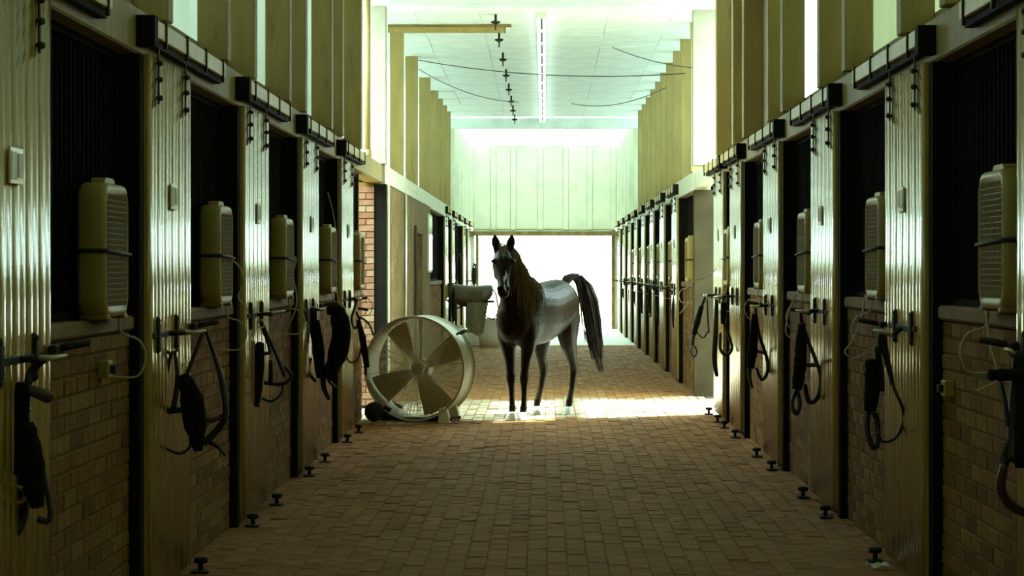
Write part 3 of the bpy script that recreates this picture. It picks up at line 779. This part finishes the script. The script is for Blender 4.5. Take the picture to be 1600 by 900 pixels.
MB().tube([(.42, 0, -.04), (.5, .02, -.15), (.56, .03, -.5), (.45, .0, -.66), (.3, 0, -.6)], .015, 6).build('girth_strap', M['leather'], o)
rk = empty('saddle_rack', (-1.93, d+.05, p.z-.33)); tag(rk, 'iron arm rack under the saddle on the far left wall', 'rack')
MB().bbox(0, .95, -.03, .03, 0, .05, .006).build('arm', M['iron'], rk); MB().bbox(0, .03, -.08, .08, -.25, .15, .006).build('wall_plate', M['iron'], rk)
MB().tube([(.02, 0, -.2), (.45, 0, .0)], .015, 6).build('brace', M['iron'], rk)
cl_ = MB()
def cloth(x0, x1, z0, z1, y, nx=10, nz=10):
    m = MB(); V = []; Fs = []
    for s in (0, 1):
        for i in range(nx+1):
            for j in range(nz+1):
                u = i/nx; v = j/nz; xx = x0+(x1-x0)*u*(1-.25*(1-v)); 
                V.append((xx, y+.02*math.sin(u*9+v*2)+.012*s, z0+(z1-z0)*v+.03*math.sin(u*7)*(1-v)))
    k = (nx+1)*(nz+1)
    for s in (0, 1):
        for i in range(nx):
            for j in range(nz):
                a = s*k+i*(nz+1)+j; Fs.append((a, a+1, a+nz+2, a+nz+1))
    return m.add(V, Fs, True)
q = world_at(748, 480, d)
o = tag(cloth(-.22, .20, -.52, .10, 0).build('saddle_cloth', M['cloth'], None, (q.x, d-.32, q.z)), 'olive saddle cloth hanging below the saddle', 'cloth')
q = world_at(748, 540, 43.6)
tk = empty('tack_trunk', (-1.42, 43.8, 0.0)); tag(tk, 'white low tack trunk on the floor beneath the saddle', 'trunk')
MB().bbox(-.36, .36, -.28, .28, 0, .30, .015).build('body', M['white'], tk)
MB().bbox(-.375, .375, -.29, .29, .305, .37, .02).build('lid', M['white'], tk)
MB().bbox(-.04, .04, -.30, -.28, .26, .33, .004).build('clasp', M['chrome'], tk)
tb = empty('feed_tub', (-1.12, 43.0, 0.0)); tag(tb, 'tall white plastic tub beside the tack trunk', 'tub')
MB().lathe([(.001,0),(.20,0),(.235,.25),(.255,.58),(.27,.6),(.25,.6),(.23,.25),(.19,.03),(.001,.03)], 24, 'z').build('bucket', M['white'], tb)
MB().tube([(.26*math.cos(a), -.02-.05*math.sin(a), .56-.18*math.sin(a)) for a in [PI*k/12 for k in range(13)]], .008, 6).build('handle', M['iron'], tb)
jc = empty('water_jug', (-1.72, 42.2, 0.0)); tag(jc, 'pale water container standing by the far left stall front', 'container')
MB().bbox(-.16, .16, -.12, .12, 0, .42, .04).build('body', M['white'], jc)
MB().tube([(0,0,.42),(0,0,.47)], .05, 12).build('cap', M['pale'], jc)

# ------------------------------------------------------------------ ceiling fittings
def make_light():
    o = empty('ceiling_light')
    MB().bbox(-.06, .06, -.745, .745, -.045, 0, .008).build('housing', M['white'], o)
    for x in (-.042, .042): MB().tube([(x, -.71, -.066), (x, .71, -.066)], .016, 10).build('tube', M['tube'], o)
    for y in (-.73, .73): MB().bbox(-.065, .065, y-.02, y+.02, -.085, -.045, .004).build('end_cap', M['white'], o)
    MB().box(-.012, .012, -.72, .72, -.055, -.044).build('reflector_strip', M['iron'], o)
    return o
lp = make_light()
for i in range(12):
    o = lp if i == 0 else copy_tree(lp)
    o.location = (-.03, 26.1+i*1.5, CZ-.02)
    tag(o, f'twin tube ceiling light in the central row, {ORD[i]} from the near ceiling beam', 'ceiling light', 'twin tube lights in the central ceiling row')
def make_head():
    o = empty('sprinkler')
    MB().tube([(0,0,0),(0,0,-.10)], .016, 8).build('stem', M['iron'], o)
    MB().lathe([(.001,-.085),(.055,-.09),(.06,-.105),(.03,-.125),(.001,-.13)], 12, 'z').build('body', M['iron'], o)
    MB().tube([(0,0,-.13),(0,0,-.2)], .009, 8).build('nozzle', M['iron'], o)
    return o
hp_ = make_head()
for i, y in enumerate((25.8, 27.8, 30.4, 32.9, 35.5, 38.0, 40.2, 42.6)):
    o = hp_ if i == 0 else copy_tree(hp_)
    o.location = (-.60, y, CZ-.0)
    tag(o, f'small dark ceiling sprinkler head, {ORD[i]} in the row beside the lights', 'sprinkler', 'sprinkler heads along the ceiling')
o = empty('ceiling_batten', (-1.22, 26.95, CZ-.10)); tag(o, 'long cross batten fitting below the left side of the ceiling', 'batten')
MB().bbox(-.80, .72, -.05, .05, 0, .075, .006).build('tray', M['timber'], o)
MB().bbox(-.80, .80, -.055, .055, .075, .10, .004).build('cover', M['plaster'], o)
MB().bbox(.70, .725, -.055, .055, -.002, .075, .002).build('end_cap', M['plaster'], o)
def wire(a, b, sag, label, r=.006):
    a = Vector(a); b = Vector(b); P = [a.lerp(b, k/24)-Vector((0, 0, sag*4*(k/24)*(1-k/24))) for k in range(25)]
    base = P[0]; tag(MB().tube([p-base for p in P], r, 6).build('ceiling_cable', M['iron'], None, base), label, 'cable')
wire((-1.88, 31.2, 4.75), (1.9, 28.0, 4.25), .12, 'dark cable slung across the ceiling from the left posts to the right posts')
wire((-1.88, 31.3, 4.62), (-.45, 36.5, 4.55), .12, 'thin cable sagging from the left posts toward the sprinklers')
wire((1.9, 32.5, 4.45), (.5, 37.5, 4.60), .14, 'thin cable sagging from the right posts under the far ceiling')
wire((1.88, 25.2, 4.05), (.9, 27.5, 4.55), .05, 'short cable rising from the pale right post to the ceiling', .005)

# ------------------------------------------------------------------ drum fan
fa = empty('drum_fan', (-1.375, 21.95, 0)); fa.rotation_euler = (0, 0, -.26)
tag(fa, 'large round wheeled drum fan standing on the brick floor left of the horse', 'fan')
RZ = .565; RR = .545; DD = .42
ctr = (0, 0, RZ)
MB().lathe([(RR,0),(RR+.012,-.004),(RR+.014,.012),(RR-.004,.02),(RR-.018,.16),(RR-.02,.3),(RR-.004,DD-.02),(RR+.014,DD-.012),(RR+.012,DD+.004),(RR,DD),(RR-.012,DD-.02),(RR-.03,.3),(RR-.028,.16),(RR-.012,.02)],
           72, 'y', ctr, closed=True).build('drum', M['drum'], fa)
def guard(y, bulge):
    m = MB()
    for k in range(1, 47):
        r = .04+k*(RR-.05)/46; yy = y+bulge*math.cos(r/RR*PI/2)
        m.tube([(r*math.cos(a), yy, RZ+r*math.sin(a)) for a in [2*PI*j/48 for j in range(48)]], .0021, 4, closed=True)
    for k in range(12):
        a = 2*PI*k/12+.12
        m.tube([(r*math.cos(a), y+bulge*math.cos(r/RR*PI/2), RZ+r*math.sin(a)) for r in (.05, .2, .35, RR-.004)], .0028, 5)
    return m
tag(guard(.012, -.04).build('front_guard', M['guard'], fa), kind='stuff')
tag(guard(DD-.012, .03).build('rear_guard', M['guard'], fa), kind='stuff')
MB().lathe([(.001,.0),(.06,.0),(.075,.02),(.075,.05),(.001,.06)], 24, 'y', (0, .10, RZ)).build('hub', M['drum'], fa)
MB().lathe([(.001,.0),(.09,.0),(.1,.02),(.1,.18),(.08,.2),(.001,.2)], 24, 'y', (0, .2, RZ)).build('motor', M['drum'], fa)
for k in range(4):
    a0 = 2*PI*k/4+.5; V = []; Fs = []
    n = 8
    for sgn in (0, .004):
        for i in range(n+1):
            r = .07+(RR-.11)*i/n
            for j in range(5):
                u = j/4-.5; ang = a0+u*(.75-.15*i/n)
                V.append((r*math.cos(ang), .135+u*.14+sgn, RZ+r*math.sin(ang)))
    kk = (n+1)*5
    for s in (0, 1):
        for i in range(n):
            for j in range(4):
                b = s*kk+i*5+j; Fs.append((b, b+1, b+6, b+5))
    MB().add(V, Fs, True).build('blade', M['blade'], fa)
for a in (-.78, -2.36, 1.57):
    MB().tube([(.06*math.cos(a), .24, RZ+.06*math.sin(a)), ((RR-.02)*math.cos(a), .24, RZ+(RR-.02)*math.sin(a))], .014, 8).build('strut', M['drum'], fa)
fr = MB().bbox(-.42, .40, .02, .06, 0.01, .05, .006).bbox(-.42, .40, DD-.06, DD-.02, 0.01, .05, .006).bbox(-.42, -.38, .02, DD-.02, .01, .05, .006)
fr.build('base_frame', M['steel'], fa)
for y in (-.03, DD+.03):
    wh = MB().lathe([(.001,-.03),(.095,-.03),(.105,-.015),(.105,.015),(.095,.03),(.001,.03)], 24, 'y', (-.43, y, .105)).build('wheel', M['rubber'], fa)
    MB().lathe([(.001,-.034),(.035,-.034),(.035,.034),(.001,.034)], 16, 'y', (-.43, y, .105)).build('hub_cap', M['iron'], wh)
for y in (.0, DD-.06):
    MB().loft([[(x, y+t, z) for x, z in ((.27, 0), (.40, 0), (.36, .155), (.28, .15))] for t in (0, .06)], False).build('foot', M['white'], fa)
    MB().loft([[(x, y+t, z) for x, z in ((-.38, .06), (-.30, .04), (-.26, .14), (-.33, .17))] for t in (0, .06)], False).build('bracket', M['steel'], fa)
MB().tube([(.42, .16, RZ+.36), (.50, .16, RZ+.40), (.50, .3, RZ+.40), (.42, .3, RZ+.36)], .013, 8).build('handle', M['iron'], fa)

# ------------------------------------------------------------------ horse
YAW = math.radians(24)
HL = Vector((-.28, 22.25, 0))
horse = empty('horse', HL)
horse.rotation_euler = (0, 0, math.atan2(-math.cos(YAW), -math.sin(YAW)))      # local +x is the way it faces
tag(horse, 'dark brown horse with a pale blaze and white hooves standing in the aisle', 'horse')
hb = MB()
def ell(c, u, v, ru, rv, n=20, e=2.0):
    c, u, v = Vector(c), Vector(u).normalized(), Vector(v).normalized(); P = []
    for k in range(n):
        a = 2*PI*k/n; ca, sa = math.cos(a), math.sin(a)
        P.append(c+u*ru*math.copysign(abs(ca)**(2/e), ca)+v*rv*math.copysign(abs(sa)**(2/e), sa))
    return P
X_, Y_, Z_ = Vector((1,0,0)), Vector((0,1,0)), Vector((0,0,1))
tor = [(.27,1.06,.07,.06),(.245,1.07,.15,.12),(.18,1.08,.235,.175),(.08,1.09,.30,.21),(-.05,1.11,.34,.225),(-.2,1.13,.355,.24),(-.38,1.12,.335,.275),(-.55,1.125,.325,.295),(-.72,1.16,.315,.29),
       (-.88,1.20,.295,.275),(-1.02,1.215,.29,.262),(-1.14,1.20,.275,.235),(-1.24,1.17,.23,.185),(-1.31,1.14,.15,.12),(-1.34,1.13,.07,.06)]
hb.loft([ell((x,0,z), Y_, Z_, hw, hh, 24, 2.15) for x, z, hh, hw in tor])
# withers ridge
hb.loft([ell((x,0,z), Y_, Z_, a, b) for x, z, a, b in ((.05,1.36,.05,.08),(-.08,1.42,.08,.10),(-.2,1.43,.09,.085),(-.35,1.40,.08,.07),(-.45,1.38,.04,.05))])
# neck
nk = [((-.06,0,1.20),.31,.175),((.06,0,1.33),.27,.15),((.16,.0,1.47),.215,.122),((.235,.0,1.585),.175,.105),((.30,.0,1.69),.15,.095),((.345,.0,1.77),.115,.082)]
nv = Vector((.80,0,-.60))
hb.loft([ell(c, Y_, nv, hw, hd, 20) for c, hd, hw in nk])
# head
P0 = Vector((.375,.005,1.815)); P1 = Vector((.600,.112,1.355)); ax = (P1-P0); HLn = ax.length; ax.normalize()
fw = Vector((ax.x, ax.y, 0)).normalized(); lat = Vector((-fw.y, fw.x, 0)); nrm = lat.cross(ax)
if nrm.x < 0: nrm = -nrm
hd_ = [(-.10,.0,-.10,.05),(-.04,.035,-.135,.078),(.06,.052,-.17,.098),(.16,.06,-.195,.110),(.27,.062,-.21,.118),(.38,.056,-.20,.108),(.5,.05,-.165,.086),(.62,.047,-.12,.070),(.74,.046,-.088,.062),(.86,.05,-.08,.067),(.94,.045,-.08,.066),(1.0,.03,-.075,.055),(1.05,.0,-.055,.035)]
def hp3(t, l, n): return P0+ax*(t*HLn)+lat*l+nrm*n
hb.loft([ell(hp3(t, 0, (f+b)/2), lat, nrm, hw, (f-b)/2, 20, 2.25) for t, f, b, hw in hd_])
for s in (-1, 1):
    hb.sphere(hp3(.255, s*.090, .010), .032, 10, 8)                # brow over the eye
    hb.sphere(hp3(.42, s*.045, -.125), .072, 12, 8, (1, .8, 1))    # cheek
    hb.sphere(hp3(.90, s*.05, .03), .026, 10, 8)                  # nostril rim
    b0 = P0+lat*s*.070+Vector((0,0,.02)); up = (Z_+lat*s*.14+fw*.10).normalized()
    hb.loft([ell(b0+up*h, lat, fw, a, c, 12) for h, a, c in ((-.06,.036,.036),(0,.040,.032),(.05,.052,.028),(.09,.046,.022),(.125,.030,.015),(.150,.014,.010))])
# legs
def limb(pts, n=14):
    P = [Vector(p[:3]) for p in pts]; rings = []
    for i, p in enumerate(pts):
        t = (P[min(i+1, len(P)-1)]-P[max(i-1, 0)]).normalized()
        u = (X_-t*X_.dot(t)).normalized(); v = t.cross(u)
        rx, ry = p[3], p[4]
        rings.append(ell(P[i], u, v, rx, ry, n))
    hb.loft(rings)
hoofs = []
for s in (-1, 1):
    limb([(-.02,s*.10,1.18,.15,.10),(.0,s*.125,1.02,.15,.105),(.0,s*.13,.88,.12,.095),(-.01,s*.115,.76,.085,.075),(-.005,s*.095,.64,.066,.055),(.0,s*.085,.52,.052,.045),(.006,s*.08,.465,.058,.053),(.004,s*.078,.42,.054,.049),(-.002,s*.076,.37,.040,.036),(-.004,s*.072,.26,.034,.029),(-.004,s*.068,.17,.036,.031),(-.006,s*.066,.135,.046,.039),(.006,s*.064,.10,.040,.036),(.026,s*.063,.065,.040,.038),(.03,s*.063,.04,.03,.03)])
    hoofs.append((.034, s*.063))
hind = {1: dict(f=(-1.02,.149), hk=(-1.165,.155)), -1: dict(f=(-.92,-.196), hk=(-1.07,-.175))}
for s in (-1, 1):
    fx_, fy_ = hind[s]['f']; hx, hy = hind[s]['hk']
    limb([(-1.02,s*.12,1.24,.20,.13),(-1.0,s*.145,1.06,.21,.135),(-.99 if s > 0 else -.95,s*.15,.92,.175,.115),(-1.02 if s > 0 else -.96,s*.15,.80,.125,.09),(hx+.085,(hy+s*.15)/2,.68,.085,.065),(hx+.04,hy,.585,.062,.05),
          (hx+.004,hy,.52,.066,.048),(hx+.0,hy,.465,.055,.044),(hx+.018,hy,.41,.044,.038),(hx*.65+fx_*.35,hy*.65+fy_*.35,.29,.037,.032),(hx*.3+fx_*.7,hy*.3+fy_*.7,.185,.038,.033),(hx*.2+fx_*.8,fy_,.145,.047,.040),(fx_-.015,fy_,.105,.040,.036),(fx_+.0,fy_,.065,.040,.038),(fx_+.005,fy_,.04,.03,.03)])
    hoofs.append((fx_+.012, fy_))
raw = hb.mesh('horse_raw', M['eye'])
tmp = bpy.data.objects.new('horse_tmp', raw); C.objects.link(tmp)
rm = tmp.modifiers.new('r', 'REMESH'); rm.mode = 'VOXEL'; rm.voxel_size = .0115; rm.use_smooth_shade = True
sm = tmp.modifiers.new('s', 'SMOOTH'); sm.factor = .5; sm.iterations = 7
dg = bpy.context.evaluated_depsgraph_get()
body = bpy.data.meshes.new_from_object(tmp.evaluated_get(dg)); body.name = 'body'
bpy.data.objects.remove(tmp); body.materials.clear()
# coat with the blaze as a real coat marking
at = body.color_attributes.new('coat', 'FLOAT_COLOR', 'POINT')
cols = []
for v in body.vertices:
    p = v.co; r = p-P0; t = r.dot(ax)/HLn; l = r.dot(lat); n = r.dot(nrm)
    wgt = 0.0
    if n > 0.0 and -.1 < t < 1.1:
        star = math.hypot((t-.16)*HLn, l-.004); 
        if star < .020: wgt = max(wgt, 1-star/.020*.6)
        if .52 < t < .99:
            cxl = .018+.012*math.sin(t*14); hw_ = .004+.015*max(0, 1-abs(t-.66)/.12)+.008*max(0, 1-abs(t-.92)/.08)
            if abs(l-cxl) < hw_: wgt = 1.0
    ns = 0.0
    for s in (-1, 1):
        if (p-hp3(.92, s*.046, .055)).length < .022: ns = 1.0
    cols += [wgt, ns, 0.0, 1.0]
at.data.foreach_set('color', cols)
cm = bpy.data.materials.new('horse_coat'); cm.use_nodes = True
nt = cm.node_tree; N = nt.nodes; L = nt.links; bs = N['Principled BSDF']
va = N.new('ShaderNodeVertexColor'); va.layer_name = 'coat'; sp = N.new('ShaderNodeSeparateColor'); L.new(va.outputs[0], sp.inputs[0])
tc = N.new('ShaderNodeTexCoord'); mp = N.new('ShaderNodeMapping'); mp.inputs['Scale'].default_value = (14, 60, 60); L.new(tc.outputs['Object'], mp.inputs[0])
nz = N.new('ShaderNodeTexNoise'); nz.inputs['Scale'].default_value = 2.0; nz.inputs['Detail'].default_value = 5; L.new(mp.outputs[0], nz.inputs['Vector'])
rp = N.new('ShaderNodeValToRGB'); rp.color_ramp.elements[0].color = (.006, .003, .0011, 1); rp.color_ramp.elements[1].color = (.017, .0085, .003, 1); L.new(nz.outputs['Fac'], rp.inputs[0])
m1 = N.new('ShaderNodeMix'); m1.data_type = 'RGBA'; L.new(sp.outputs[0], m1.inputs[0]); L.new(rp.outputs[0], m1.inputs[6]); m1.inputs[7].default_value = (.62, .58, .5, 1)
m2 = N.new('ShaderNodeMix'); m2.data_type = 'RGBA'; L.new(sp.outputs[1], m2.inputs[0]); L.new(m1.outputs[2], m2.inputs[6]); m2.inputs[7].default_value = (.004, .003, .002, 1)
L.new(m2.outputs[2], bs.inputs['Base Color']); bs.inputs['Roughness'].default_value = .27; bs.inputs['Specular IOR Level'].default_value = .11
bp = N.new('ShaderNodeBump'); bp.inputs['Strength'].default_value = .4; bp.inputs['Distance'].default_value = .01; L.new(nz.outputs['Fac'], bp.inputs['Height']); L.new(bp.outputs[0], bs.inputs['Normal'])
body.materials.append(cm)
put('body', body, horse)
for s in (-1, 1):
    MB().sphere(hp3(.27, s*.112, .020), .019, 12, 8).build('eye', M['eye'], horse)
for hx, hy in hoofs:
    MB().loft([ell((hx+dx, hy, z), X_, Y_, a, b, 16) for z, dx, a, b in ((0,.022,.066,.058),(.012,.020,.066,.058),(.05,.006,.054,.050),(.082,-.004,.046,.044),(.09,-.004,.036,.034))]).build('hoof', M['hoof'], horse)
# mane, forelock, tail as bunches of tapered strands
def strand(m, pts, r0):
    n = len(pts); m.tube(pts, [r0*(1-.8*(i/(n-1))**2)+.0006 for i in range(n)], 4, flat=.5, caps=False)
rg = random.Random(3)
mane = MB()
crest = [Vector((.335,0,1.875)), Vector((.27,0,1.84)), Vector((.19,0,1.76)), Vector((.11,0,1.68)), Vector((.02,0,1.595)), Vector((-.08,0,1.535)), Vector((-.16,0,1.51))]
def on(c, t):
    k = min(int(t*(len(c)-1)), len(c)-2); f = t*(len(c)-1)-k
    return c[k].lerp(c[k+1], f)
for i in range(260):
    t = rg.random(); p = on(crest, t)+Vector((rg.uniform(-.012, .012), rg.uniform(-.02, .02), -.012))
    ln = rg.uniform(.26, .50)*(.8+.5*math.sin(PI*min(1, t*1.1)))
    out = .09+.10*t+rg.uniform(-.012, .018); dx = rg.uniform(.0, .13)
    pts = [p, p+Vector((.004, out*.55, .012)), p+Vector((dx*.25, out*.95, -.05)), p+Vector((dx*.5, out*1.12, -.38*ln)), p+Vector((dx*.8+rg.uniform(-.01,.01), out*1.2+.01, -.72*ln)), p+Vector((dx+rg.uniform(-.02,.02), out*1.22+.01+rg.uniform(-.01,.01), -ln))]
    strand(mane, pts, rg.uniform(.004, .008))
mane.build('mane', M['hair'], horse)
fl = MB()
for i in range(36):
    s = rg.uniform(-.045, .045); p = P0+lat*s+Vector((0,0,.055+rg.uniform(-.01,.02)))-fw*.01
    t = rg.uniform(.08, .30)
    strand(fl, [p, p+fw*.05+Vector((0,0,.012)), hp3(.03, s*1.1, .066), hp3(t*.6, s*1.2, .074), hp3(t, s*1.3+rg.uniform(-.01,.01), .07)], .0045)
fl.build('forelock', M['hair'], horse)
tail = MB()
tp = [Vector((-1.20,0,1.42)), Vector((-1.29,.03,1.515)), Vector((-1.39,.09,1.535)), Vector((-1.47,.14,1.44)), Vector((-1.525,.18,1.25)), Vector((-1.545,.205,1.02)), Vector((-1.55,.235,.80)), Vector((-1.565,.27,.60)), Vector((-1.585,.31,.46))]
wd = [.03, .05, .07, .09, .105, .11, .095, .065, .03]
for i in range(230):
    a = rg.uniform(0, 2*PI); q = math.sqrt(rg.random()); e = rg.uniform(.66, 1.04); pts = []; wv = rg.uniform(0, 6.28)
    for k, p in enumerate(tp):
        if k/(len(tp)-1) > e: break
        rr = wd[k]*q
        pts.append(p+Vector((rr*math.cos(a)*.8+.006*math.sin(wv+k*1.3), rr*math.sin(a)+.014*math.sin(wv+k*1.1), rr*.5*math.cos(a) if k < 4 else rg.uniform(-.02,.02))))
    if len(pts) > 2: strand(tail, pts, rg.uniform(.006, .011))
tail.build('tail', M['tailhair'], horse)


# a scrap of paper on the floor by the nearest right door
pm = MB(); rs = random.Random(5); nn = 6; V = []; Fs = []
for i in range(nn+1):
    for j in range(nn+1): V.append(((i/nn-.5)*.11+rs.uniform(-.008,.008), (j/nn-.5)*.09+rs.uniform(-.008,.008), .012+rs.uniform(0,.028)))
for i in range(nn):
    for j in range(nn): a = i*(nn+1)+j; Fs.append((a, a+1, a+nn+2, a+nn+1))
o = tag(pm.add(V, Fs).build('paper_scrap', M['white'], None, (1.80, 11.2, 0.0)), 'crumpled scrap of white paper on the floor by the right wall', 'paper')
